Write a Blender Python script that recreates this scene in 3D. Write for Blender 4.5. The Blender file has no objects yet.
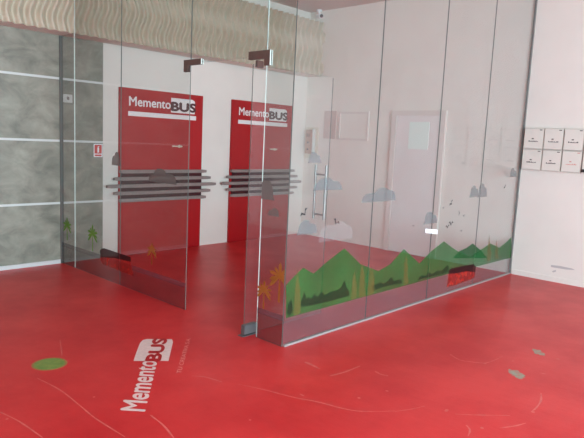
import bpy, bmesh, math, random
from mathutils import Vector, Matrix
random.seed(7)
C = bpy.context.scene.collection
GX, GY = -4.065, -3.555          # planes of the two glass fronts
CEIL = 3.53

# measured places on the floor, the walls and the glass (metres)
SCR = [([(-5.6059, -2.9656), (-5.5783, -3.215), (-5.5848, -3.4492), (-5.5946, -3.6585), (-5.5812, -3.9359)], 0.012), ([(-5.932, -3.2712), (-5.8984, -3.4483), (-5.8808, -3.6812)], 0.012), ([(-4.8767, -3.5471), (-4.8243, -3.6123), (-4.7919, -3.7404)], 0.016), ([(-4.7363, -3.8273), (-4.6699, -3.9989), (-4.6159, -4.1734), (-4.5489, -4.3194), (-4.4994, -4.4807), (-4.4372, -4.5761), (-4.3007, -4.6878)], 0.012), ([(-4.3061, -4.6913), (-4.2035, -4.74), (-4.1106, -4.7707)], 0.01), ([(-5.361, -3.8191), (-5.3719, -3.9574), (-5.4068, -4.1049)], 0.012), ([(-5.208, -2.4191), (-5.2735, -2.5753), (-5.3344, -2.7205)], 0.01), ([(-3.2156, -4.4612), (-3.2566, -4.5539), (-3.2244, -4.6302), (-3.1683, -4.7016), (-3.0532, -4.7242), (-2.9257, -4.7287)], 0.014), ([(-3.9028, -4.2678), (-3.9193, -4.3197), (-3.906, -4.374)], 0.022), ([(-4.0687, -4.9406), (-3.9914, -5.0247), (-3.8408, -5.1654)], 0.012), ([(-3.3791, -5.1712), (-3.4854, -5.2101), (-3.6047, -5.2304), (-3.7004, -5.2315)], 0.014), ([(-4.1479, -3.855), (-4.1512, -3.9222), (-4.1623, -4.0035)], 0.03), ([(-4.7627, -0.2044), (-4.622, -0.3597), (-4.4688, -0.4138)], 0.012), ([(-4.2012, -4.1226), (-4.0728, -4.1457), (-3.9102, -4.1483)], 0.016), ([(-4.5494, -4.1769), (-4.5516, -4.2113)], 0.012), ([(-3.0437, -5.0415), (-3.0289, -5.0766)], 0.014), ([(-4.0322, -5.19), (-3.9451, -5.2373), (-3.8617, -5.2655)], 0.012), ([(-4.1439, -5.046), (-4.1804, -5.0876), (-4.2504, -5.1108)], 0.012), ([(-4.7955, -3.0716), (-4.9292, -3.1529), (-4.9586, -3.1744)], 0.004)]
DOTS = [((-5.9346, -3.3731), 0.008), ((-5.4771, -3.4257), 0.008), ((-2.9674, -4.8211), 0.009), ((-3.1776, -4.706), 0.012), ((-3.2156, -4.4612), 0.01), ((-4.0579, -4.8843), 0.01), ((-4.1086, -5.1221), 0.01), ((-2.6575, -5.0301), 0.012), ((-3.8806, -0.7172), 0.01), ((-4.1081, -4.5028), 0.01), ((-4.3213, -4.4471), 0.01), ((-4.0741, -4.8867), 0.01), ((-4.9943, -4.2183), 0.008), ((-3.6911, -5.2396), 0.012)]
WM = [[(-4.0299, 0.1928), (-4.1318, 0.1994), (-4.2658, 0.1944), (-4.2999, 0.183), (-4.202, 0.1706), (-4.0324, 0.169)], [(-4.0485, 0.1236), (-4.0922, 0.1439), (-4.094, 0.1262), (-4.0616, 0.1079)]]
LT = (-0.4967999999999999, 0.09889999999999999, 1.8431, 1.9522)
BX = (0.1080000000000001, 0.4850000000000003, 1.8000500000000001, 1.9853)
BT = (1.8251, 1.93265)
UL = (-0.5086999999999997, 0.5089000000000001, 1.7201499999999998, 1.7756)
HX = 0.1459000000000001
HZ = 1.3707
MOUNT = [(-4.0449, 0.2188), (-4.0609, 0.4691), (-3.9745, 0.5237), (-3.8821, 0.5748), (-3.7622, 0.5134), (-3.5908, 0.5938), (-3.3979, 0.6706), (-3.2839, 0.5946), (-3.1662, 0.5114), (-2.895, 0.417), (-2.7138, 0.4568), (-2.6239, 0.5102), (-2.5094, 0.5718), (-2.3683, 0.4903), (-2.2131, 0.4003), (-2.0031, 0.4987), (-1.7676, 0.5741), (-1.5987, 0.4973), (-1.4116, 0.4211), (-1.1454, 0.3453), (-0.9116, 0.3928), (-0.6657, 0.444), (-0.405, 0.3656), (-0.2177, 0.4175), (-0.0821, 0.4667), (-0.0204, 0.2038), (-1.8216, 0.2167), (-2.992, 0.2178)]
PEAK2 = [(-1.5568, 0.3766), (-1.4141, 0.4354), (-1.2586, 0.4516), (-1.1154, 0.4879), (-0.9116, 0.3928), (-0.7098, 0.2778)]
TREES = [[(-4.0425, 0.2637), (-4.0255, 0.3285), (-3.9947, 0.3459), (-3.9732, 0.266), (-4.0082, 0.2268)], [(-3.886, 0.273), (-3.8944, 0.3132), (-3.8551, 0.3869), (-3.828, 0.325), (-3.8068, 0.3448), (-3.7818, 0.3171), (-3.7382, 0.3531), (-3.7003, 0.3191), (-3.6556, 0.3556), (-3.6043, 0.3191), (-3.5447, 0.3418), (-3.4815, 0.3358), (-3.4184, 0.3465), (-3.3719, 0.406), (-3.3396, 0.3426), (-3.2949, 0.2934), (-3.292, 0.2632), (-3.5376, 0.259), (-3.7779, 0.2652)], [(-2.981, 0.2516), (-2.9869, 0.3057), (-2.9123, 0.3033), (-2.8532, 0.317), (-2.8035, 0.2869), (-2.743, 0.3053), (-2.6834, 0.3381), (-2.6453, 0.291), (-2.5302, 0.2929), (-2.4909, 0.2493), (-2.7535, 0.2611)], [(-2.2266, 0.2393), (-2.159, 0.2791), (-2.0813, 0.2583), (-2.0293, 0.2913), (-1.9473, 0.2598), (-1.8529, 0.288), (-1.7688, 0.2665), (-1.6533, 0.3196), (-1.6039, 0.2763), (-1.6596, 0.2308), (-1.9241, 0.2362)]]
SPIRES = [[(-3.9646, 0.2184), (-3.9618, 0.4162), (-3.946, 0.5801), (-3.9066, 0.4074), (-3.8883, 0.2269)], [(-3.2746, 0.222), (-3.2639, 0.3903), (-3.2448, 0.4722), (-3.2067, 0.3649), (-3.1795, 0.2316)], [(-3.1644, 0.2203), (-3.1636, 0.4186), (-3.1469, 0.5278), (-3.0993, 0.4097), (-3.0652, 0.2211)], [(-3.0367, 0.2252), (-3.0264, 0.3996), (-3.0055, 0.4756), (-2.9573, 0.3723), (-2.9336, 0.2261)], [(-2.4711, 0.2273), (-2.4829, 0.4469), (-2.4672, 0.5204), (-2.427, 0.4116), (-2.3845, 0.2238)], [(-0.7157, 0.2433), (-0.7285, 0.4316), (-0.7236, 0.5587), (-0.6617, 0.4249), (-0.6019, 0.2415)], [(-0.5161, 0.2433), (-0.5171, 0.3748), (-0.5184, 0.4819), (-0.4611, 0.369), (-0.4201, 0.244)]]
BUSB = [(-1.6121, 0.2244), (-1.6258, 0.0774), (-1.4387, 0.0702), (-1.0049, 0.0868), (-0.9924, 0.1742), (-1.2388, 0.2179), (-1.4667, 0.2315)]
BUSBR = [(-1.6253, 0.2526), (-1.6109, 0.2167), (-1.4389, 0.1986), (-1.2199, 0.1909), (-1.0636, 0.1655), (-0.9941, 0.1447), (-0.9917, 0.2083), (-1.0359, 0.248), (-1.3387, 0.2638), (-1.5598, 0.2685)]
BUSAR = [(-0.8894, 0.2865), (-0.9244, 0.3122), (-0.9855, 0.3263), (-1.2414, 0.3229), (-1.4828, 0.3197), (-1.4907, 0.2756), (-1.2363, 0.263), (-0.9103, 0.2212)]
BUSA = [(-0.8896, 0.2282), (-0.9146, 0.1795), (-0.9559, 0.152), (-1.3382, 0.1443), (-1.5432, 0.1428), (-1.4988, 0.2235), (-1.4742, 0.2885), (-1.2226, 0.2851)]
CLB = [(-3.6414, 1.1475, 0.3511, 0.0916), (-2.9553, 1.0294, 0.503, 0.1157), (-2.067, 0.7764, 0.2576, 0.1133), (-1.1861, 1.0008, 0.2126, 0.1242), (-0.9864, 0.9931, 0.235, 0.1493), (-0.2103, 1.2031, 0.2046, 0.1071), (-3.8119, 1.3517, 0.1509, 0.0803), (-3.8571, 0.8263, 0.2349, 0.1055)]
CLW = [(-3.5106, 0.7488, 0.4272, 0.1446)]
CLA = [(-1.2025, 1.188, 0.1698, 0.132), (-1.9946, 1.081, 0.4334, 0.1249), (-3.3037, 1.0702, 0.2224, 0.1402), (-3.4115, 0.9565, 0.1233, 0.0584)]
BIRDS = [(-1.6761, 0.9532, 0.045, 0.7), (-1.8333, 0.9154, 0.02, 0.3), (-1.4867, 0.845, 0.03, 1.6), (-1.3804, 0.807, 0.025, 0.2), (-1.6507, 0.7413, 0.05, -0.1), (-1.4077, 0.6491, 0.022, 0), (-1.7191, 0.7156, 0.04, 0), (-0.413, 1.0888, 0.035, 0.6), (-3.8983, 0.9821, 0.05, 0.6), (-3.5242, 0.889, 0.045, -0.6), (-2.3726, 0.7749, 0.02, 0)]
LABEL = [(-2.1515, 0.734), (-1.9187, 0.7058), (-1.9115, 0.6601), (-2.145, 0.6898)]
PALMS = [(-0.1562, 0.286, 0.262, 1), (-0.7353, 0.2558, 0.2892, 1), (-1.8482, 0.3079, 0.2157, 0), (-3.3457, 0.2439, 0.2209, 0), (-3.5035, 0.3279, 0.3025, 0)]
OVAL = (-5.4556, -2.8016, 0.108)
ST1 = (-3.1917, -4.9382)
ST2 = (-2.6296, -4.8741)
FQ_MEM = [(-5.3596, -3.7662), (-4.9086, -3.2049), (-5.4462, -3.6667)]
FQ_BUS = [(-4.8866, -3.2072), (-4.607, -2.8821), (-4.9596, -3.146)]
FBOX = [(-5.0216, -3.0986), (-4.9189, -2.9692), (-4.8045, -2.8307), (-4.7539, -2.7901), (-4.7198, -2.79), (-4.5824, -2.9106), (-4.6102, -2.9628), (-4.8456, -3.2462)]
FQ_TAG = [(-4.9058, -3.4705), (-4.4665, -2.9824), (-4.9227, -3.4457)]
FT0 = (-5.0666, -3.3649)
OPEN_L = -9.8
OPEN_R = -2.5
OPEN_TOP = 2.7
SKY = (0.62, 0.925, 1.08, 1)
SKY_S = 15
LAMPS = []
EXPO = 0.08

# ------------------------------------------------------------------ materials
def new_mat(name):
    m = bpy.data.materials.new(name); m.use_nodes = True
    nt = m.node_tree; nt.nodes.clear()
    return m, nt, nt.nodes.new('ShaderNodeOutputMaterial')
def lin(c):
    return tuple(((v/255)/12.92 if v/255 <= .04045 else ((v/255+.055)/1.055)**2.4) for v in c) + (1,)
def paint(name, rgb, rough=.6, metal=0, noise=0, scale=6, rgb2=None, coat=0, spec=.5, bump=0):
    m, nt, out = new_mat(name); L = nt.links.new
    b = nt.nodes.new('ShaderNodeBsdfPrincipled')
    b.inputs['Roughness'].default_value = rough; b.inputs['Metallic'].default_value = metal
    b.inputs['Coat Weight'].default_value = coat; b.inputs['Coat Roughness'].default_value = .15
    b.inputs['Specular IOR Level'].default_value = spec
    tc = nt.nodes.new('ShaderNodeTexCoord'); nz = nt.nodes.new('ShaderNodeTexNoise')
    nz.inputs['Scale'].default_value = scale; nz.inputs['Detail'].default_value = 6
    L(tc.outputs['Object'], nz.inputs['Vector'])
    mx = nt.nodes.new('ShaderNodeMix'); mx.data_type = 'RGBA'
    c1 = lin(rgb); c2 = lin(rgb2) if rgb2 else tuple(v*(1-noise) for v in c1[:3]) + (1,)
    mx.inputs[6].default_value = c1; mx.inputs[7].default_value = c2
    cr = nt.nodes.new('ShaderNodeValToRGB'); cr.color_ramp.elements[0].position = .35; cr.color_ramp.elements[1].position = .68
    L(nz.outputs['Fac'], cr.inputs['Fac']); L(cr.outputs['Color'], mx.inputs[0])
    L(mx.outputs[2], b.inputs['Base Color'])
    if bump:
        bp = nt.nodes.new('ShaderNodeBump'); bp.inputs['Strength'].default_value = bump; bp.inputs['Distance'].default_value = .01
        L(nz.outputs['Fac'], bp.inputs['Height']); L(bp.outputs['Normal'], b.inputs['Normal'])
    L(b.outputs['BSDF'], out.inputs['Surface'])
    return m
def glass_mat(name, tint, dust):
    # clear sheet: what passes is tinted, the rest mirrors by Schlick, with a thin layer of dust
    m, nt, out = new_mat(name); L = nt.links.new
    tr = nt.nodes.new('ShaderNodeBsdfTransparent'); tr.inputs['Color'].default_value = tint
    gl = nt.nodes.new('ShaderNodeBsdfGlossy'); gl.inputs['Roughness'].default_value = .01
    lw = nt.nodes.new('ShaderNodeLayerWeight'); lw.inputs['Blend'].default_value = .5
    pw = nt.nodes.new('ShaderNodeMath'); pw.operation = 'POWER'; pw.inputs[1].default_value = 5
    ma = nt.nodes.new('ShaderNodeMath'); ma.operation = 'MULTIPLY_ADD'; ma.inputs[1].default_value = .96; ma.inputs[2].default_value = .04
    L(lw.outputs['Facing'], pw.inputs[0]); L(pw.outputs[0], ma.inputs[0])
    mx = nt.nodes.new('ShaderNodeMixShader'); L(ma.outputs[0], mx.inputs[0]); L(tr.outputs[0], mx.inputs[1]); L(gl.outputs[0], mx.inputs[2])
    df = nt.nodes.new('ShaderNodeBsdfDiffuse'); df.inputs['Color'].default_value = (.75,.75,.74,1)
    tc = nt.nodes.new('ShaderNodeTexCoord'); nz = nt.nodes.new('ShaderNodeTexNoise'); nz.inputs['Scale'].default_value = 2.5; nz.inputs['Detail'].default_value = 4
    L(tc.outputs['Object'], nz.inputs['Vector'])
    mu = nt.nodes.new('ShaderNodeMath'); mu.operation = 'MULTIPLY'; mu.inputs[1].default_value = dust*2
    L(nz.outputs['Fac'], mu.inputs[0])
    m2 = nt.nodes.new('ShaderNodeMixShader'); L(mu.outputs[0], m2.inputs[0]); L(mx.outputs[0], m2.inputs[1]); L(df.outputs[0], m2.inputs[2])
    L(m2.outputs[0], out.inputs['Surface'])
    return m
def film(name, rgb, alpha, rough=.5, rgb2=None, scale=9):
    # printed see-through film
    m, nt, out = new_mat(name); L = nt.links.new
    tr = nt.nodes.new('ShaderNodeBsdfTransparent')
    b = nt.nodes.new('ShaderNodeBsdfPrincipled'); b.inputs['Roughness'].default_value = rough; b.inputs['Specular IOR Level'].default_value = .12
    tc = nt.nodes.new('ShaderNodeTexCoord'); nz = nt.nodes.new('ShaderNodeTexNoise'); nz.inputs['Scale'].default_value = scale
    L(tc.outputs['Object'], nz.inputs['Vector'])
    mx = nt.nodes.new('ShaderNodeMix'); mx.data_type = 'RGBA'; mx.inputs[6].default_value = lin(rgb); mx.inputs[7].default_value = lin(rgb2 or rgb)
    cr = nt.nodes.new('ShaderNodeValToRGB'); cr.color_ramp.elements[0].position = .4; cr.color_ramp.elements[1].position = .62
    L(nz.outputs['Fac'], cr.inputs['Fac']); L(cr.outputs['Color'], mx.inputs[0]); L(mx.outputs[2], b.inputs['Base Color'])
    ms = nt.nodes.new('ShaderNodeMixShader'); ms.inputs[0].default_value = alpha
    L(tr.outputs[0], ms.inputs[1]); L(b.outputs[0], ms.inputs[2]); L(ms.outputs[0], out.inputs['Surface'])
    return m
def floor_mat():
    m, nt, out = new_mat('red_epoxy'); L = nt.links.new; N = nt.nodes.new
    b = N('ShaderNodeBsdfPrincipled'); b.inputs['Specular IOR Level'].default_value = .34; tc = N('ShaderNodeTexCoord')
    big = N('ShaderNodeTexNoise'); big.inputs['Scale'].default_value = 1.5; big.inputs['Detail'].default_value = 8; big.inputs['Roughness'].default_value = .6
    L(tc.outputs['Object'], big.inputs['Vector'])
    mx = N('ShaderNodeMix'); mx.data_type = 'RGBA'; mx.inputs[6].default_value = lin(FLOOR1); mx.inputs[7].default_value = lin(FLOOR2)
    cr = N('ShaderNodeValToRGB'); cr.color_ramp.elements[0].position = .38; cr.color_ramp.elements[1].position = .66
    L(big.outputs['Fac'], cr.inputs['Fac']); L(cr.outputs['Color'], mx.inputs[0])
    # pale worn flecks and scuffs
    fl = N('ShaderNodeTexNoise'); fl.inputs['Scale'].default_value = 15; fl.inputs['Detail'].default_value = 8; fl.inputs['Roughness'].default_value = .7
    mp = N('ShaderNodeMapping'); mp.inputs['Rotation'].default_value = (0,0,.6); mp.inputs['Scale'].default_value = (1,.35,1)
    L(tc.outputs['Object'], mp.inputs['Vector']); L(mp.outputs['Vector'], fl.inputs['Vector'])
    fr = N('ShaderNodeValToRGB'); fr.color_ramp.elements[0].position = .68; fr.color_ramp.elements[1].position = .80; fr.color_ramp.elements[1].color = (.42,.42,.42,1)
    L(fl.outputs['Fac'], fr.inputs['Fac'])
    m2 = N('ShaderNodeMix'); m2.data_type = 'RGBA'; m2.inputs[7].default_value = lin((226,140,128))
    L(fr.outputs['Color'], m2.inputs[0]); L(mx.outputs[2], m2.inputs[6]); L(m2.outputs[2], b.inputs['Base Color'])
    rr = N('ShaderNodeMapRange'); rr.inputs['To Min'].default_value = .28; rr.inputs['To Max'].default_value = .45
    L(big.outputs['Fac'], rr.inputs['Value']); L(rr.outputs['Result'], b.inputs['Roughness'])
    bp = N('ShaderNodeBump'); bp.inputs['Strength'].default_value = .12; bp.inputs['Distance'].default_value = .01
    L(fl.outputs['Fac'], bp.inputs['Height']); L(bp.outputs['Normal'], b.inputs['Normal'])
    L(b.outputs['BSDF'], out.inputs['Surface'])
    return m
def concrete():
    m, nt, out = new_mat('grey_concrete_tile'); L = nt.links.new; N = nt.nodes.new
    b = N('ShaderNodeBsdfPrincipled'); b.inputs['Roughness'].default_value = .5; tc = N('ShaderNodeTexCoord')
    mp = N('ShaderNodeMapping'); mp.inputs['Scale'].default_value = (1,1,1.5); L(tc.outputs['Object'], mp.inputs['Vector'])
    a = N('ShaderNodeTexNoise'); a.inputs['Scale'].default_value = 3.2; a.inputs['Detail'].default_value = 9; a.inputs['Roughness'].default_value = .62; a.inputs['Distortion'].default_value = .5
    L(mp.outputs['Vector'], a.inputs['Vector'])
    cr = N('ShaderNodeValToRGB'); e = cr.color_ramp.elements
    e[0].position = .32; e[0].color = lin(TILE1); e[1].position = .7; e[1].color = lin(TILE2)
    L(a.outputs['Fac'], cr.inputs['Fac']); L(cr.outputs['Color'], b.inputs['Base Color']); L(b.outputs['BSDF'], out.inputs['Surface'])
    return m
FLOOR1, FLOOR2 = (206,48,48), (186,29,34)
TILE1, TILE2 = (112,109,96), (160,155,138)
M = dict(
    wall=paint('white_wall_paint', (230,221,210), .7, noise=.04, scale=2.5),
    ceil=paint('ceiling_paint', (214,196,188), .8, noise=.03, scale=2),
    floor=floor_mat(), tile=concrete(),
    scuff=paint('pale_scuff', (214,102,94), .5, noise=.2, scale=30),
    grout=paint('white_grout', (206,206,200), .7),
    skirting=paint('white_skirting', (206,204,200), .6, noise=.06, scale=8),
    frieze=paint('cream_wave_relief', (192,177,154), .55, noise=.05, scale=5),
    red=paint('red_door_lacquer', (172,12,20), .38, noise=.1, scale=2),
    white=paint('white_lettering', (232,222,218), .5),
    darkred=paint('dark_maroon_shade', (66,10,18), .45, noise=.1),
    darkgrey=paint('dark_grey_lettering', (84,40,42), .5),
    slat=paint('grey_brown_slat', (142,124,118), .5, noise=.12, scale=12),
    glass=glass_mat('clear_dusty_glass', (.975,.982,.978,1), .018),
    glassside=glass_mat('clear_side_glass', (.93,.94,.935,1), .003),
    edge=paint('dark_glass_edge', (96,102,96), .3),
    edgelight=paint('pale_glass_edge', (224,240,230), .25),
    bronze=paint('dark_bronze_fitting', (108,84,78), .4, metal=.5, noise=.1, scale=20),
    steel=paint('brushed_steel', (136,130,126), .38, metal=.85, noise=.06, scale=40),
    greymetal=paint('grey_pivot_metal', (112,112,112), .45, metal=.5, noise=.1, scale=30),
    alu=paint('aluminium_channel', (164,156,152), .4, metal=.2),
    greychan=paint('grey_wall_channel', (120,118,114), .5),
    darkchan=paint('dark_wall_channel', (96,92,86), .5),
    cloudgrey=film('grey_cloud_film', (106,98,94), .84),
    cloudblue=film('pale_cloud_film', (112,116,116), .6),
    cloudwhite=film('white_cloud_film', (190,192,192), .11),
    green=film('green_mountain_film', (16,88,40), .72, rgb2=(22,100,46), scale=3),
    green2=film('dark_mountain_film', (24,78,44), .85),
    treeline=film('black_green_tree_film', (32,48,32), .6),
    orange=film('ochre_tree_film', (120,104,54), .42),
    palmgreen=film('palm_green_film', (96,136,40), .92),
    palmbrown=film('palm_ochre_film', (156,98,30), .75),
    road=film('grey_road_film', (110,96,104), .2),
    roaddark=film('dark_road_film', (70,40,46), .3),
    roadline=film('blue_road_line_film', (58,68,82), .38),
    busred=film('bus_red_film', (150,20,20), .66, rgb2=(172,42,26), scale=14),
    busdark=film('bus_dark_film', (48,14,18), .9),
    bird=film('black_bird_film', (40,38,44), .85),
    label=paint('white_label', (240,240,240), .4),
    box=paint('off_white_box', (222,214,202), .5, noise=.03),
    boxgap=paint('box_shadow_gap', (198,188,176), .6),
    ink=paint('dark_ink', (70,62,60), .6),
    redink=paint('reddish_ink', (214,140,126), .6),
    black=paint('black_plastic', (24,24,26), .35),
    cream=paint('cream_backplate', (214,202,180), .5),
    tan=paint('tan_intercom', (182,146,122), .45, noise=.06),
    plate=paint('switch_white', (206,202,194), .4),
    signred=paint('sign_red', (200,64,58), .45),
    pinkish=paint('pink_beige_frame', (218,205,196), .6),
    board=paint('dusky_pink_reflection', (200,174,164), .7),
    paper=paint('pale_panel', (226,217,212), .6),
    window=paint('pale_door_pane', (226,238,228), .15),
    stickgreen=paint('green_sticker', (126,146,66), .4, rgb2=(92,132,48), scale=22),
    stickrim=paint('ochre_sticker_rim', (150,118,62), .5),
    stickgrey=paint('worn_grey_green_sticker', (132,152,128), .5, rgb2=(176,100,90), scale=28),
    floorwhite=paint('worn_white_lettering', (224,200,192), .5, noise=.12, scale=40),
    floorfaint=paint('faint_pink_lettering', (226,140,128), .5),
    wallmark=paint('grey_wall_scuff', (186,178,174), .7),
)

# ------------------------------------------------------------------ mesh helpers
class MB:
    def __init__(s): s.bm = bmesh.new(); s.mats = []
    def mi(s, m):
        if m not in s.mats: s.mats.append(m)
        return s.mats.index(m)
    def faces(s, vs, fs, m):
        k = s.mi(m); v = [s.bm.verts.new(p) for p in vs]
        for f in fs:
            try: s.bm.faces.new([v[i] for i in f]).material_index = k
            except ValueError: pass
        return s
    def box(s, x0, x1, y0, y1, z0, z1, m, bev=0):
        if bev:
            b = bmesh.new(); bmesh.ops.create_cube(b, size=1)
            for v in b.verts: v.co = Vector((x0+(v.co.x+.5)*(x1-x0), y0+(v.co.y+.5)*(y1-y0), z0+(v.co.z+.5)*(z1-z0)))
            bmesh.ops.bevel(b, geom=b.edges[:], offset=bev, segments=2, affect='EDGES')
            b.verts.index_update(); vs = [v.co.copy() for v in b.verts]; fs = [[v.index for v in f.verts] for f in b.faces]; b.free()
            return s.faces(vs, fs, m)
        vs = [(x,y,z) for x in (x0,x1) for y in (y0,y1) for z in (z0,z1)]
        return s.faces(vs, [(0,1,3,2),(4,6,7,5),(0,4,5,1),(2,3,7,6),(0,2,6,4),(1,5,7,3)], m)
    def poly(s, plane, val, pts, m, thick=0):
        def P(a, b, d):
            return {'x':(val+d,a,b), 'y':(a,val+d,b), 'z':(a,b,val+d)}[plane]
        n = len(pts)
        if not thick: return s.faces([P(a,b,0) for a,b in pts], [list(range(n))], m)
        vs = [P(a,b,0) for a,b in pts] + [P(a,b,thick) for a,b in pts]
        return s.faces(vs, [list(range(n)), list(range(2*n-1,n-1,-1))] + [(i,(i+1)%n,n+(i+1)%n,n+i) for i in range(n)], m)
    def tube(s, pts, r, m, seg=12):
        pts = [Vector(p) for p in pts]; rings = []
        for i, p in enumerate(pts):
            d = (pts[min(i+1,len(pts)-1)] - pts[max(i-1,0)]).normalized()
            u = d.cross(Vector((0,0,1)) if abs(d.z) < .9 else Vector((1,0,0))).normalized(); w = d.cross(u)
            rr = r[i] if isinstance(r, (list,tuple)) else r
            rings.append([p + (u*math.cos(a)+w*math.sin(a))*rr for a in [2*math.pi*k/seg for k in range(seg)]])
        vs = [v for rg in rings for v in rg]; fs = []
        for i in range(len(pts)-1):
            for k in range(seg): fs.append((i*seg+k, i*seg+(k+1)%seg, (i+1)*seg+(k+1)%seg, (i+1)*seg+k))
        fs += [list(range(seg)), list(range(len(vs)-1, len(vs)-1-seg, -1))]
        return s.faces(vs, fs, m)
    def ribbon(s, pts, w, m, z=.0004):
        pts = [Vector((p[0],p[1],z)) for p in pts]; fine = []
        for i in range(len(pts)-1):
            p0 = pts[max(i-1,0)]; p1 = pts[i]; p2 = pts[i+1]; p3 = pts[min(i+2,len(pts)-1)]
            for k in range(5):
                t = k/5; fine.append(.5*((2*p1)+(p2-p0)*t+(2*p0-5*p1+4*p2-p3)*t*t+(3*p1-p0-3*p2+p3)*t**3))
        fine.append(pts[-1]); vs = []
        for i, p in enumerate(fine):
            d = (fine[min(i+1,len(fine)-1)] - fine[max(i-1,0)]).normalized(); nrm = Vector((-d.y,d.x,0))
            ww = w*(.45+.55*random.random())*(.3+.7*math.sin(math.pi*(i+.5)/(len(fine)))**.5)
            vs += [p+nrm*ww/2, p-nrm*ww/2]
        return s.faces(vs, [(2*i,2*i+1,2*i+3,2*i+2) for i in range(len(fine)-1)], m)
    def text(s, txt, O, U, V, m, bold=.02, thick=0, spacing=1.0):
        # the word fills the parallelogram O, O+U (its width), O+V (its height)
        cu = bpy.data.curves.new('t', 'FONT'); cu.body = txt; cu.resolution_u = 4; cu.space_character = spacing
        o = bpy.data.objects.new('t', cu); C.objects.link(o); dg = bpy.context.evaluated_depsgraph_get()
        me = o.evaluated_get(dg).to_mesh()
        xs = [v.co.x for v in me.vertices]; ys = [v.co.y for v in me.vertices]
        x0, x1, y0, y1 = min(xs), max(xs), min(ys), max(ys)
        O, U, V = Vector(O), Vector(U), Vector(V); n = U.cross(V).normalized()
        vs = []; fs = []       # heavier strokes: the glyphs are laid down several times, a hair apart
        for q, (dx, dy) in enumerate([(0,0),(1,0),(-1,0),(0,1),(0,-1)] if bold else [(0,0)]):
            b0 = len(vs)
            vs += [O + U*((v.co.x+dx*bold-x0)/(x1-x0)) + V*((v.co.y+dy*bold-y0)/(y1-y0)) + n*(thick+q*.00008) for v in me.vertices]
            fs += [tuple(b0+i for i in p.vertices) for p in me.polygons]
        o.evaluated_get(dg).to_mesh_clear(); bpy.data.objects.remove(o); bpy.data.curves.remove(cu)
        return s.faces(vs, fs, m)
    def build(s, name, parent=None, smooth=False, recalc=True):
        me = bpy.data.meshes.new(name)
        if recalc: bmesh.ops.recalc_face_normals(s.bm, faces=s.bm.faces[:])
        s.bm.to_mesh(me); s.bm.free()
        for m in s.mats: me.materials.append(m)
        if smooth:
            for p in me.polygons: p.use_smooth = True
        o = bpy.data.objects.new(name, me); C.objects.link(o)
        if parent: o.parent = parent; o.matrix_parent_inverse = parent.matrix_world.inverted()
        return o
def tag(o, label, cat, group=None):
    o['label'] = label; o['category'] = cat
    if group: o['group'] = group
    return o
def struct(o): o['kind'] = 'structure'; return o
def thing(name, loc, label, cat, group=None):
    o = bpy.data.objects.new(name, None); C.objects.link(o); o.location = loc; o.empty_display_size = .1
    bpy.context.view_layer.update()
    return tag(o, label, cat, group)

# ------------------------------------------------------------------ the room
XL, YF = -10.0, -9.5
f = MB().box(XL, 0, YF, 0, -.1, 0, M['floor'])
for pts, w in SCR: f.ribbon(pts, w, M['scuff'])
for (x, y), r in DOTS: f.poly('z', .0004, [(x+r*math.cos(a), y+r*math.sin(a)) for a in [k*.785 for k in range(8)]], M['scuff'])
struct(f.build('floor', recalc=False))
struct(MB().box(XL, 0, YF, 0, CEIL, CEIL+.1, M['ceil']).build('ceiling'))
struct(MB().box(XL, .15, 0, .15, -.1, CEIL+.1, M['wall']).build('wall_back'))
w = MB().box(0, .15, YF, 0, -.1, CEIL+.1, M['wall'])
for pts in WM:
    w.poly('x', -.0006, pts, M['wallmark'])
struct(w.build('wall_right'))
w = MB().box(XL-.15, XL, YF, .15, -.1, CEIL+.1, M['wall'])
struct(w.build('wall_left'))
w = MB().box(XL, 0, YF-.15, YF, OPEN_TOP, CEIL+.1, M['wall'])
w.box(XL, OPEN_L, YF-.15, YF, -.1, OPEN_TOP, M['wall']); w.box(OPEN_R, 0, YF-.15, YF, -.1, OPEN_TOP, M['wall'])
struct(w.build('wall_front'))
# grey tile cladding on the left of the back wall, with its pale joints
t = MB().box(-9.9, -3.56, -.014, 0, .0, 2.6, M['tile'])
for z in (2.07, 1.39, .692): t.box(-9.9, -3.56, -.017, -.013, z-.012, z+.012, M['grout'])
struct(t.build('trim_1'))
struct(MB().box(-9.9, -4.09, -.034, -.014, 0, .045, M['skirting']).build('baseboard_left'))
struct(MB().box(-.012, 0, YF, GY-.02, 0, .06, M['wall']).build('baseboard_right'))

# wavy relief frieze
def frieze():
    per, lam, amp, d = .113, .47, .034, .072
    x0, x1, z0, z1, yf = -7.2, -.001, 2.53, 3.34, -.335
    nx, nz = int((x1-x0)/per*13), 26; vs = []; fs = []
    for j in range(nz+1):
        z = z0+(z1-z0)*j/nz
        for i in range(nx+1):
            x = x0+(x1-x0)*i/nx
            ph = (x + amp*math.sin(2*math.pi*(z-z0)/lam))/per
            q = ph % 1; h = q/.24 if q < .24 else (1-q)/.76      # steep left flank, long right flank
            h = h*h*(3-2*h)*.5 + h*.5
            vs.append((x, yf + d*(1-h), z))
    for j in range(nz):
        for i in range(nx): fs.append((j*(nx+1)+i, j*(nx+1)+i+1, (j+1)*(nx+1)+i+1, (j+1)*(nx+1)+i))
    m = MB(); m.faces(vs, fs, M['frieze'])
    bot = [(vs[i][0], vs[i][1]) for i in range(nx+1)]; top = [(vs[nz*(nx+1)+i][0], vs[nz*(nx+1)+i][1]) for i in range(nx+1)]
    for z, e in ((z0, bot), (z1, top)):
        v2 = [(a,b,z) for a,b in e] + [(a,-.016,z) for a,b in e]; n = len(e)
        m.faces(v2, [(i,i+1,n+i+1,n+i) for i in range(n-1)], M['wall'])
    o = m.build('wave_frieze', smooth=False)
    for p in o.data.polygons:
        if p.material_index == 0: p.use_smooth = True
    tag(o, 'long cream relief frieze with wavy vertical ribs high along the back wall', 'frieze')
frieze()

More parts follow.
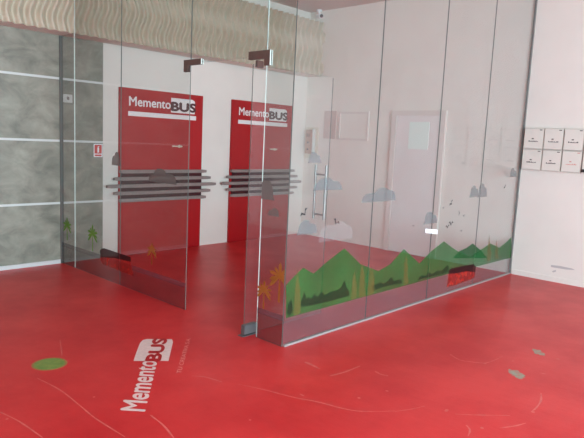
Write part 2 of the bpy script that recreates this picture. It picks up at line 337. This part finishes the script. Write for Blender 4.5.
# ------------------------------------------------------------------ red doors with lettering and slats
def red_door(n, cx):
    d = MB().box(cx-.622, cx+.622, -.035, 0, .004, 2.052, M['red'], .003).build('door_%d' % n); struct(d)
    y = -.036
    l = MB()
    l.text('Memento', (cx+LT[0], y, LT[2]), (LT[1]-LT[0],0,0), (0,0,LT[3]-LT[2]), M['white'], .02, .001)
    l.poly('y', y, [(cx+BX[0],BX[2]),(cx+BX[1],BX[2]),(cx+BX[1],BX[3]-.02),(cx+BX[1]-.04,BX[3]),(cx+BX[0],BX[3])], M['white'])
    l.text('BUS', (cx+BX[0]+.006, y, BT[0]), (BX[1]-BX[0]+.004,0,0), (0,0,BT[1]-BT[0]), M['darkgrey'], .05, .002)
    l.poly('y', y, [(cx+UL[0],UL[2]),(cx+UL[1],UL[2]),(cx+UL[1],UL[3]),(cx+UL[0],UL[3])], M['white'])
    l.build('lettering', d, recalc=False)['label'] = 'white and grey words Memento BUS over a white line'
    MB().box(cx-.60, cx+.615, -.05, -.035, .70, 1.05, M['darkred']).build('slat_shade', d)['label'] = 'dark maroon sheet painted as the shade between the slats'  # shade between the slats, put in as a dark maroon sheet
    for z, h in ((1.045,.655),(.957,.73),(.868,.825),(.780,.73),(.692,.655)):
        s = MB()
        c0 = cx; cx = cx+.018
        pts = [(cx-h,z-.016),(cx-h+.05,z-.021),(cx+h-.05,z-.021),(cx+h,z-.016),(cx+h,z+.016),(cx+h-.05,z+.021),(cx-h+.05,z+.021),(cx-h,z+.016)]
        cx = c0; s.poly('y', -.085, pts, M['slat'], .036)
        s.build('slat', d)['label'] = 'grey brown horizontal slat across the door'
    hb = MB(); hx = cx+HX
    hb.tube([(hx+.10,-.035,HZ),(hx+.10,-.085,HZ)], .011, M['cream']); hb.tube([(hx+.11,-.085,HZ),(hx-.04,-.085,HZ)], .009, M['cream'])
    hb.tube([(hx+.10,-.035,HZ),(hx+.10,-.042,HZ)], .02, M['cream'], 16)
    hb.build('door_handle', d)['label'] = 'small pale lever handle'
    return d
red_door(1, -2.732); red_door(2, -.966)

# pale door with a glazed pane in the right wall, behind the glass
d = MB().box(-.03, 0, -2.44, -1.76, .01, 1.93, M['paper'], .003); struct_d = struct(d.build('door_3'))
fr = MB()
fr.box(-.04, 0, -1.76, -1.68, 0, 2.0, M['pinkish']); fr.box(-.04, 0, -2.52, -2.44, 0, 2.0, M['pinkish']); fr.box(-.04, 0, -2.44, -1.76, 1.93, 2.0, M['pinkish'])
fr.build('door_frame', struct_d)['label'] = 'pale pink door frame'
MB().box(-.036, -.029, -2.285, -1.975, 1.475, 1.845, M['window']).build('pane', struct_d)['label'] = 'bright greenish pane'

# ------------------------------------------------------------------ glass enclosure
def edged_box(name, x0,x1,y0,y1,z0,z1, gm, ea, eb, axis, parent=None):
    # ea / eb: edge material at the low / high end along the axis
    m = MB(); vs = [(x,y,z) for x in (x0,x1) for y in (y0,y1) for z in (z0,z1)]
    F = {'x0':(0,1,3,2),'x1':(4,6,7,5),'y0':(0,4,5,1),'y1':(2,3,7,6),'z0':(0,2,6,4),'z1':(1,5,7,3)}
    m.mi(gm); ms = {'z0':M['edge'],'z1':M['edge']}
    if axis == 'y': ms.update({'x0':gm,'x1':gm,'y0':ea,'y1':eb})
    else: ms.update({'y0':gm,'y1':gm,'x0':ea,'x1':eb})
    for k, fc in F.items(): m.faces([vs[i] for i in fc], [(0,1,2,3)], ms[k])
    bmesh.ops.remove_doubles(m.bm, verts=m.bm.verts[:], dist=1e-5)
    return m.build(name, parent)
T = .004
def side_pane(y0, y1, z0, z1, ea, eb, label):
    o = edged_box('glass_pane', GX-T, GX+T, y0, y1, z0, z1, M['glassside'], ea, eb, 'y')
    return tag(o, label, 'glass pane', 'fixed panes of the glass enclosure')
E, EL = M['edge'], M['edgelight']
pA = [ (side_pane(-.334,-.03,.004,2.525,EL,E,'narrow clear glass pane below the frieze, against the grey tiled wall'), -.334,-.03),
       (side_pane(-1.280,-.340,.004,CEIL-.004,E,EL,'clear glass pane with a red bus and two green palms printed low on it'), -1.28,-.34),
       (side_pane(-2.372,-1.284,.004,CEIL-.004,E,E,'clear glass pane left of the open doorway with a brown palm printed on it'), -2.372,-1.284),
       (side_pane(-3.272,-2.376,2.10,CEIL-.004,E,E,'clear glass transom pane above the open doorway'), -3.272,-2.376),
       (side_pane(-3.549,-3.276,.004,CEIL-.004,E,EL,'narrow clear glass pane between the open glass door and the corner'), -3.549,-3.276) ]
def front_pane(x0, x1, ea, eb, label):
    o = edged_box('glass_pane', x0, x1, GY-T, GY+T, .017, CEIL-.004, M['glass'], ea, eb, 'x')
    return tag(o, label, 'glass pane', 'fixed panes of the glass enclosure')
jx = [-4.070, -3.042, -2.026, -1.036, -.028]
lab = ['clear glass pane by the free corner, printed with the tallest mountain and treeline',
       'clear glass pane second from the free corner, printed with mountains and clouds',
       'clear glass pane third from the free corner, red bus printed low on it',
       'clear glass pane next to the white mailbox wall, green hills printed low']
pB = [(front_pane(jx[i]+.002, jx[i+1]-.002, E, E, lab[i]), jx[i]+.002, jx[i+1]-.002) for i in range(4)]
# channels
tag(MB().box(-4.05, -.03, GY-.012, GY+.012, 0, .016, M['alu'], .002).build('floor_channel'), 'pale aluminium floor channel under the long glass front', 'channel')
tag(MB().box(GX-.018, GX+.018, -.029, -.0175, .0, 2.525, M['darkchan']).build('wall_channel'), 'dark upright channel holding the glass on the grey tiled wall', 'channel')
tag(MB().box(-.027, -.0, GY-.009, GY+.009, .0, CEIL-.003, M['greychan']).build('wall_channel'), 'dark upright channel holding the glass at the white mailbox wall', 'channel')

# corner fittings of the transom
def fitting(ya, yb, z0, z1, leg_low, legz, label):
    root = thing('patch_fitting', (GX, (ya+yb)/2, z0), label, 'glass fitting', 'bronze patch fittings of the doorway')
    lw = .058
    pts = [(ya,z1),(yb,z1)]
    if leg_low: pts = [(ya,legz),(ya+lw,legz),(ya+lw,z0),(yb,z0),(yb,z1),(ya,z1)]
    else: pts = [(ya,z0),(yb-lw,z0),(yb-lw,legz),(yb,legz),(yb,z1),(ya,z1)]
    for xo in (GX-.0125, GX+.0045): MB().poly('x', xo, pts, M['bronze'], .008).build('plate', root)
    for yy in (ya+.03, yb-.03): MB().tube([(GX-.0155,yy,(z0+z1)/2),(GX-.0125,yy,(z0+z1)/2)], .009, M['bronze']).build('screw', root)
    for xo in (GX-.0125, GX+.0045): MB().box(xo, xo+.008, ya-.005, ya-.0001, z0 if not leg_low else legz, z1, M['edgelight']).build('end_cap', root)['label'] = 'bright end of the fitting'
    return root
fitting(-2.52, -2.29, 2.085, 2.13, False, 2.033, 'bronze corner fitting at the left top of the doorway')
fitting(-3.315, -3.088, 2.083, 2.142, True, 2.034, 'bronze corner fitting above the hinge of the open glass door')

# the open door leaf
LY = -3.185
leaf = thing('glass_door', (-4.06, LY, 0), 'open frameless glass door with twin steel bar handle, swung inward', 'glass door')
edged_box('glass_leaf', -4.115, -3.20, LY-T, LY+T, .012, 2.045, M['glass'], E, E, 'x', leaf)
MB().box(-4.125, -3.985, LY-.022, LY+.022, .012, .085, M['greymetal'], .003).build('bottom_hinge', leaf)['label'] = 'grey metal pivot hinge at the foot'
MB().box(-4.085, -4.02, LY-.012, LY+.012, 2.025, 2.075, M['bronze'], .003).build('top_hinge', leaf)['label'] = 'bronze top hinge'
hd = bpy.data.objects.new('pull_handle', None); C.objects.link(hd); hd.location = (-3.297, LY, 1.08); bpy.context.view_layer.update()
hd.parent = leaf; hd.matrix_parent_inverse = leaf.matrix_world.inverted(); hd['label'] = 'steel pull bars on both faces of the door'
for s in (-1, 1): MB().tube([(-3.297, LY+s*.058, .855), (-3.297, LY+s*.058, 1.315)], .0115, M['steel'], 14).build('bar', hd, smooth=False)
for z in (.895, 1.235): MB().tube([(-3.297, LY-.058, z), (-3.297, LY+.058, z)], .008, M['steel']).build('spacer', hd)
tag(MB().box(-4.15, -3.98, LY-.03, LY+.03, 0, .006, M['greymetal'], .002).build('floor_pivot'), 'flat grey pivot plate in the floor under the glass door', 'pivot plate')

# ------------------------------------------------------------------ printed films on the glass
pA = [q for i, q in enumerate(pA) if i != 3]     # nothing is printed on the transom
def clip(pts, lo, hi):
    for sgn, lim in ((1, lo), (-1, -hi)):
        out = []
        for i in range(len(pts)):
            a, b = pts[i-1], pts[i]; ia, ib = sgn*a[0] >= lim, sgn*b[0] >= lim
            if ia != ib:
                t = (lim*sgn-a[0])/(b[0]-a[0]); out.append((lim*sgn, a[1]+t*(b[1]-a[1])))
            if ib: out.append(b)
        pts = out
        if not pts: return []
    return pts
LAYER = [0]
def print_on(panes, plane, name, pts, mat, off, label=None):
    base = (GX if plane == 'x' else GY) - T - .0006 - off
    for pane, lo, hi in panes:
        q = clip(pts, lo, hi)
        if len(q) > 2 and max(p[0] for p in q)-min(p[0] for p in q) > .004:
            o = MB().poly(plane, base, q, mat).build(name, pane, recalc=False)
            if label: o['label'] = label
def cloud(cx, zb, wd, ht, seed):
    r = random.Random(seed); bumps = [(cx-wd*.24, wd*.26, ht*(.6+.3*r.random())), (cx+wd*.08, wd*.27, ht), (cx+wd*.31, wd*.19, ht*(.45+.4*r.random()))]
    if wd < .36: bumps = [(cx-wd*.1, wd*.34, ht), (cx+wd*.2, wd*.28, ht*.72)]
    xs = [cx-wd/2+wd*k/56 for k in range(57)]
    top = []
    for x in xs:
        h = ht*.3*math.sin(math.pi*min(1,max(0,(x-cx+wd/2)/wd)))**.4
        for bx, bw, bh in bumps:
            u = (x-bx)/bw
            if abs(u) < 1: h = max(h, bh*(1-abs(u)**3)**.5)
        top.append((x, zb+h))
    return [(xs[0],zb),(xs[-1],zb)] + top[::-1]
# long front: road strip, mountains, trees, bus, clouds, birds
print_on(pB, 'y', 'road_print', [(-4.07,.024),(-.02,.024),(-.02,.205),(-4.07,.22)], M['road'], 0, 'grey printed road strip')
print_on(pB, 'y', 'dark_peak_print', PEAK2, M['green2'], .0002, 'dark green printed peak')
print_on(pB, 'y', 'mountain_print', MOUNT, M['green'], .0005, 'green printed mountain range')
for tl in TREES: print_on(pB, 'y', 'treeline_print', tl, M['treeline'], .0009, 'blackish green printed treeline')
for sp in SPIRES: print_on(pB, 'y', 'cypress_print', sp, M['orange'], .0012, 'ochre printed cypress')
print_on(pB, 'y', 'bus_print', BUSB, M['busred'], .0012, 'red printed bus'); print_on(pB, 'y', 'bus_roof_print', BUSBR, M['busdark'], .0015, 'dark printed bus roof')
for i, (cx, zb, wd, ht) in enumerate(CLB): print_on(pB, 'y', 'cloud_print', cloud(cx, zb, wd, ht, i), M['cloudblue'], .0003, 'pale grey printed cloud')
for i, (cx, zb, wd, ht) in enumerate(CLW): print_on(pB, 'y', 'cloud_print', cloud(cx, zb, wd, ht, 20+i), M['cloudwhite'], .0003, 'whitish printed cloud')
for (bx, bz, s, a) in BIRDS:
    w = [(-1,.15),(-.5,.55),(0,.0),(.5,.6),(1,.3),(.45,.25),(0,-.35),(-.5,.2)]
    print_on(pB, 'y', 'bird_print', [(bx+s*(u*math.cos(a)-v*math.sin(a)), bz+s*(u*math.sin(a)+v*math.cos(a))) for u,v in w], M['bird'], .0003, 'small dark printed bird')
print_on(pB, 'y', 'label', LABEL, M['label'], .0006, 'small white paper label')
# doorway front: road, palms, bus, clouds
print_on(pA, 'x', 'road_print', [(-3.549,.004),(-.03,.004),(-.03,.205),(-3.549,.205)], M['roaddark'], 0, 'grey printed road strip')
print_on(pA, 'x', 'road_edge_print', [(-3.549,.20),(-.03,.20),(-.03,.245),(-3.549,.24)], M['roadline'], .0003, 'blue grey printed road edge')
def palm(cy, zb, h, mat):
    tk = h*.035; body = [(cy-tk,zb),(cy+tk,zb),(cy+tk*.6,zb+h*.6)]
    n = 9; c = (cy, zb+h*.62)
    for k in range(n):
        a = -.55+(math.pi+1.1)*k/(n-1); r = h*.42*(1 if k % 2 == 0 else .86)
        for da, rr in ((-.26,.4),(-.17,.75),(0,1),(.17,.75),(.24,.45),(.34,.22)):
            droop = -.1*h*(rr**2)*abs(math.cos(a))
            body.append((c[0]+r*rr*math.cos(a+da), c[1]+r*rr*math.sin(a+da)*.9+droop))
    body.append((cy-tk*.6,zb+h*.6))
    return body
for (cy, zb, h, k) in PALMS: print_on(pA, 'x', 'palm_print', palm(cy, zb, h, None), M['palmgreen'] if k else M['palmbrown'], .0006, 'green printed palm' if k else 'ochre printed palm')
print_on(pA, 'x', 'bus_print', BUSA, M['busred'], .0009, 'red printed bus'); print_on(pA, 'x', 'bus_roof_print', BUSAR, M['busdark'], .0012, 'dark printed bus roof')
for i, (cx, zb, wd, ht) in enumerate(CLA): print_on(pA, 'x', 'cloud_print', cloud(cx, zb, wd, ht, 40+i), M['cloudgrey'], .0003, 'grey printed cloud')

# ------------------------------------------------------------------ things on the walls
COLS = [-3.592, -3.812, -4.034, -4.258]
place = [['beside the glass edge', 'second from the glass', 'third from the glass', 'at the right end of the row']]*2
for r, (z0, z1) in enumerate(((1.545,1.79),(1.297,1.540))):
    for c, y in enumerate(COLS):
        row = 'upper' if r == 0 else 'lower'
        root = thing('mailbox', (0, y-.108, z0), 'off-white wall box in the %s row, %s' % (row, place[r][c]), 'mailbox', 'wall boxes on the right wall')
        ya, yb = y-.217, y-.002
        if c == 0: yb = GY-.024; 
        MB().box(-.045, 0, ya, yb, z0, z1, M['boxgap'], .003).build('body', root)
        MB().box(-.049, -.0455, ya+.007, yb-.007, z0+.008, z1-.006, M['box'], .002).build('door', root)
        k = M['redink'] if (r, c) == (1, 2) else M['ink']
        p = MB(); rnd = random.Random(r*5+c); yc = (ya+yb)/2; zc = z0+.085
        x = -.0496; yy = yc+.055
        while yy > yc-.055:
            w_ = .006+.008*rnd.random(); h_ = .006+.010*rnd.random()
            p.poly('x', x, [(yy,zc),(yy-w_,zc),(yy-w_,zc+h_),(yy,zc+h_)], k); yy -= w_+.003
        p.build('name_print', root, recalc=False)['label'] = 'short printed line of lettering'
        p = MB(); p.poly('x', x, [(yc+.02,zc+.03),(yc-.004,zc+.03),(yc-.004,zc+.042),(yc+.02,zc+.042)], k)
        p.build('mark_print', root, recalc=False)
        p = MB(); p.poly('x', x, [(ya+.05,z1-.025),(ya+.02,z1-.025),(ya+.02,z1-.016),(ya+.05,z1-.016)], k)
        p.build('number_print', root, recalc=False)
        if (r, c) == (1, 3):
            MB().box(-.064, -.0495, y-.045, y-.005, z0+.012, z0+.045, M['black'], .003).build('latch', root)['label'] = 'black latch'

root = thing('intercom', (0, -.12, 1.3), 'tan wall intercom on a cream plate on the right wall near the corner', 'intercom')
MB().box(-.012, 0, -.30, -.02, 1.25, 1.74, M['cream'], .004).build('back_plate', root)
MB().box(-.055, -.0125, -.215, -.06, 1.32, 1.70, M['tan'], .008).build('body', root)
g = MB()
for k in range(4): g.box(-.058, -.0545, -.165, -.085, 1.585+k*.014, 1.592+k*.014, M['ink'])
g.build('speaker_slots', root)
for z in (1.50, 1.39): MB().tube([(-.062,-.125,z),(-.054,-.125,z)], .016, M['ink']).build('button', root)
MB().box(-.075, -.0125, -.245, -.222, 1.33, 1.715, M['plate'], .006).build('handset', root)['label'] = 'white handset'

root = thing('picture_frame', (0, -.98, 1.56), 'pale pink square picture frame on the right wall behind glass', 'picture frame')
fr = MB(); y0, y1, z0, z1, b = -1.263, -.704, 1.56, 1.985, .03
fr.box(-.022,0,y0,y0+b,z0,z1,M['pinkish']); fr.box(-.022,0,y1-b,y1,z0,z1,M['pinkish']); fr.box(-.022,0,y0+b,y1-b,z0,z0+b,M['pinkish']); fr.box(-.022,0,y0+b,y1-b,z1-b,z1,M['pinkish'])
fr.build('frame', root); MB().box(-.010,-.001,y0+b,y1-b,z0+b,z1-b,M['wall']).build('sheet', root)['label'] = 'blank pale sheet'
tag(MB().box(-.012, 0, -.645, -.402, 1.572, 2.0, M['board'], .002).build('reflection_patch'), 'plain dusky pink panel painted as a reflection on the right wall beside the picture frame', 'board')  # faint reflection in the glass, painted as a panel on the wall

root = thing('security_camera', (-.07, -.22, 3.5), 'small white security camera in the ceiling corner above the frieze', 'security camera')
MB().tube([(-.07,-.24,CEIL),(-.07,-.24,CEIL-.02)], .045, M['label'], 18).build('base', root)
MB().tube([(-.07,-.24,CEIL-.02),(-.07,-.24,CEIL-.06)], .016, M['label']).build('arm', root)
MB().tube([(-.05,-.19,CEIL-.085),(-.09,-.30,CEIL-.10),(-.092,-.305,CEIL-.1)], [.034,.038,.036], M['label'], 16).build('housing', root)
MB().tube([(-.0925,-.3055,CEIL-.1),(-.096,-.315,CEIL-.101)], .028, M['black'], 16).build('lens', root)['label'] = 'black round lens'

root = thing('wall_switch', (-3.99, -.0175, 1.816), 'small pale wall switch high on the grey tiles', 'switch')
MB().box(-4.045, -3.936, -.027, -.0175, 1.816, 1.906, M['plate'], .004).build('plate', root)
MB().box(-4.005, -3.976, -.033, -.0272, 1.846, 1.880, M['slat'], .003).build('rocker', root)['label'] = 'grey rocker'

root = thing('extinguisher_sign', (-3.62, -.016, 1.215), 'red and white fire extinguisher sign on the grey tiles', 'sign')
MB().box(-3.678, -3.567, -.018, -.0145, 1.215, 1.368, M['label']).build('board', root)
p = MB(); p.poly('y', -.0186, [(-3.668,1.255),(-3.577,1.255),(-3.577,1.358),(-3.668,1.358)], M['signred'])
p.poly('y', -.0190, [(-3.632,1.268),(-3.612,1.268),(-3.612,1.32),(-3.617,1.33),(-3.617,1.338),(-3.605,1.336),(-3.605,1.342),(-3.627,1.342),(-3.627,1.33),(-3.632,1.32)], M['label'])
p.poly('y', -.0186, [(-3.665,1.225),(-3.58,1.225),(-3.58,1.245),(-3.665,1.245)], M['signred'])
p.build('pictogram', root, recalc=False)['label'] = 'white extinguisher on red'

# ------------------------------------------------------------------ stickers on the floor
def flat(name, pts, m, z): return MB().poly('z', z, pts, m, .0005)
def blob(cx, cy, r, n=40, j=0, asp=1, rot=0):
    rnd = random.Random(int(cx*100)); out = []
    for k in range(n):
        a = 2*math.pi*k/n; q = r*(1+j*(rnd.random()-.5)); u, v = q*math.cos(a), q*asp*math.sin(a)
        out.append((cx+u*math.cos(rot)-v*math.sin(rot), cy+u*math.sin(rot)+v*math.cos(rot)))
    return out
root = thing('floor_sticker', (OVAL[0], OVAL[1], 0), 'round green sticker on the red floor at the left', 'floor sticker')
flat('rim', blob(OVAL[0], OVAL[1], OVAL[2]), M['stickrim'], .0003).build('rim', root)
o = flat('face', blob(OVAL[0], OVAL[1], OVAL[2]*.86), M['stickgreen'], .0009); o.build('face', root)
tag(flat('s', blob(ST1[0], ST1[1], .075, 26, .5, .6, .8), M['stickgrey'], .0004).build('floor_sticker'), 'worn grey green remnant of a sticker at the right, nearer the viewer', 'floor sticker')
tag(flat('s', blob(ST2[0], ST2[1], .07, 26, .5, .5, .8), M['stickgrey'], .0004).build('floor_sticker'), 'faint grey green sticker remnant at the right, farther away toward the white wall', 'floor sticker')
# printed floor words
root = thing('floor_lettering', (FT0[0], FT0[1], 0), 'white Memento BUS lettering stuck on the red floor in front of the doorway', 'floor lettering')
def FP(p, z=.0008): return Vector((p[0], p[1], z))
def para(m, key, txt, quad, bold):
    o0, u1, v1 = FP(quad[0]), FP(quad[1]), FP(quad[2]); m.text(txt, o0, u1-o0, v1-o0, M[key], bold)
l = MB(); para(l, 'floorwhite', 'Memento', FQ_MEM, .022); l.build('word', root, recalc=False)
l = MB(); l.poly('z', .0006, FBOX, M['floorwhite']); l.build('white_panel', root, recalc=False)
l = MB(); o0, u1, v1 = FP(FQ_BUS[0],.0012), FP(FQ_BUS[1],.0012), FP(FQ_BUS[2],.0012); l.text('BUS', o0, u1-o0, v1-o0, M['red'], .045); l.build('word', root, recalc=False)['label'] = 'red letters BUS on the white panel'
l = MB(); para(l, 'floorfaint', 'TU CREATIVA S.A.', FQ_TAG, .0); l.build('tagline', root, recalc=False)['label'] = 'faint small tagline'

# ------------------------------------------------------------------ light and camera
wd = bpy.data.worlds.new('World'); bpy.context.scene.world = wd; wd.use_nodes = True
bg = wd.node_tree.nodes['Background']; bg.inputs['Color'].default_value = SKY; bg.inputs['Strength'].default_value = SKY_S
pl = bpy.data.lights.new('shopfront_daylight', 'AREA'); pl.shape = 'RECTANGLE'; pl.size = OPEN_R-OPEN_L; pl.size_y = OPEN_TOP
pl.cycles.is_portal = True
po = bpy.data.objects.new('shopfront_daylight', pl); C.objects.link(po); po.location = ((OPEN_L+OPEN_R)/2, YF-.05, OPEN_TOP/2); po.rotation_euler = (math.radians(90),0,0)
for i, (x, y, s, e) in enumerate(LAMPS):
    la = bpy.data.lights.new('ceiling_lamp', 'AREA'); la.shape = 'RECTANGLE'; la.size = s; la.size_y = s; la.energy = e; la.color = (1,.93,.85)
    lo = bpy.data.objects.new('ceiling_lamp', la); C.objects.link(lo); lo.location = (x, y, CEIL-.03)

cam = bpy.data.cameras.new('camera'); cam.sensor_width = 36; cam.lens = 577.104/584*36; cam.clip_start = .05
co = bpy.data.objects.new('camera', cam); C.objects.link(co)
R = Vector((0.68576437,-0.72637127,0.0459567)); U = Vector((0.06539776,0.12438283,0.99007679)); Fw = Vector((0.72487955,0.67595392,-0.13280036))
mat = Matrix((R, U, -Fw)).transposed().to_4x4(); mat.translation = Vector((-7.0282668,-6.35606588,1.5)); co.matrix_world = mat
sc = bpy.context.scene; sc.camera = co
sc.view_settings.view_transform = 'Standard'; sc.view_settings.look = 'None'; sc.view_settings.gamma = 1; sc.view_settings.use_curve_mapping = False
sc.view_settings.exposure = EXPO
sc.cycles.transparent_max_bounces = 40; sc.cycles.max_bounces = 10; sc.cycles.diffuse_bounces = 6; sc.cycles.glossy_bounces = 6
sc.cycles.use_denoising = True; sc.cycles.caustics_reflective = False; sc.cycles.sample_clamp_indirect = 6
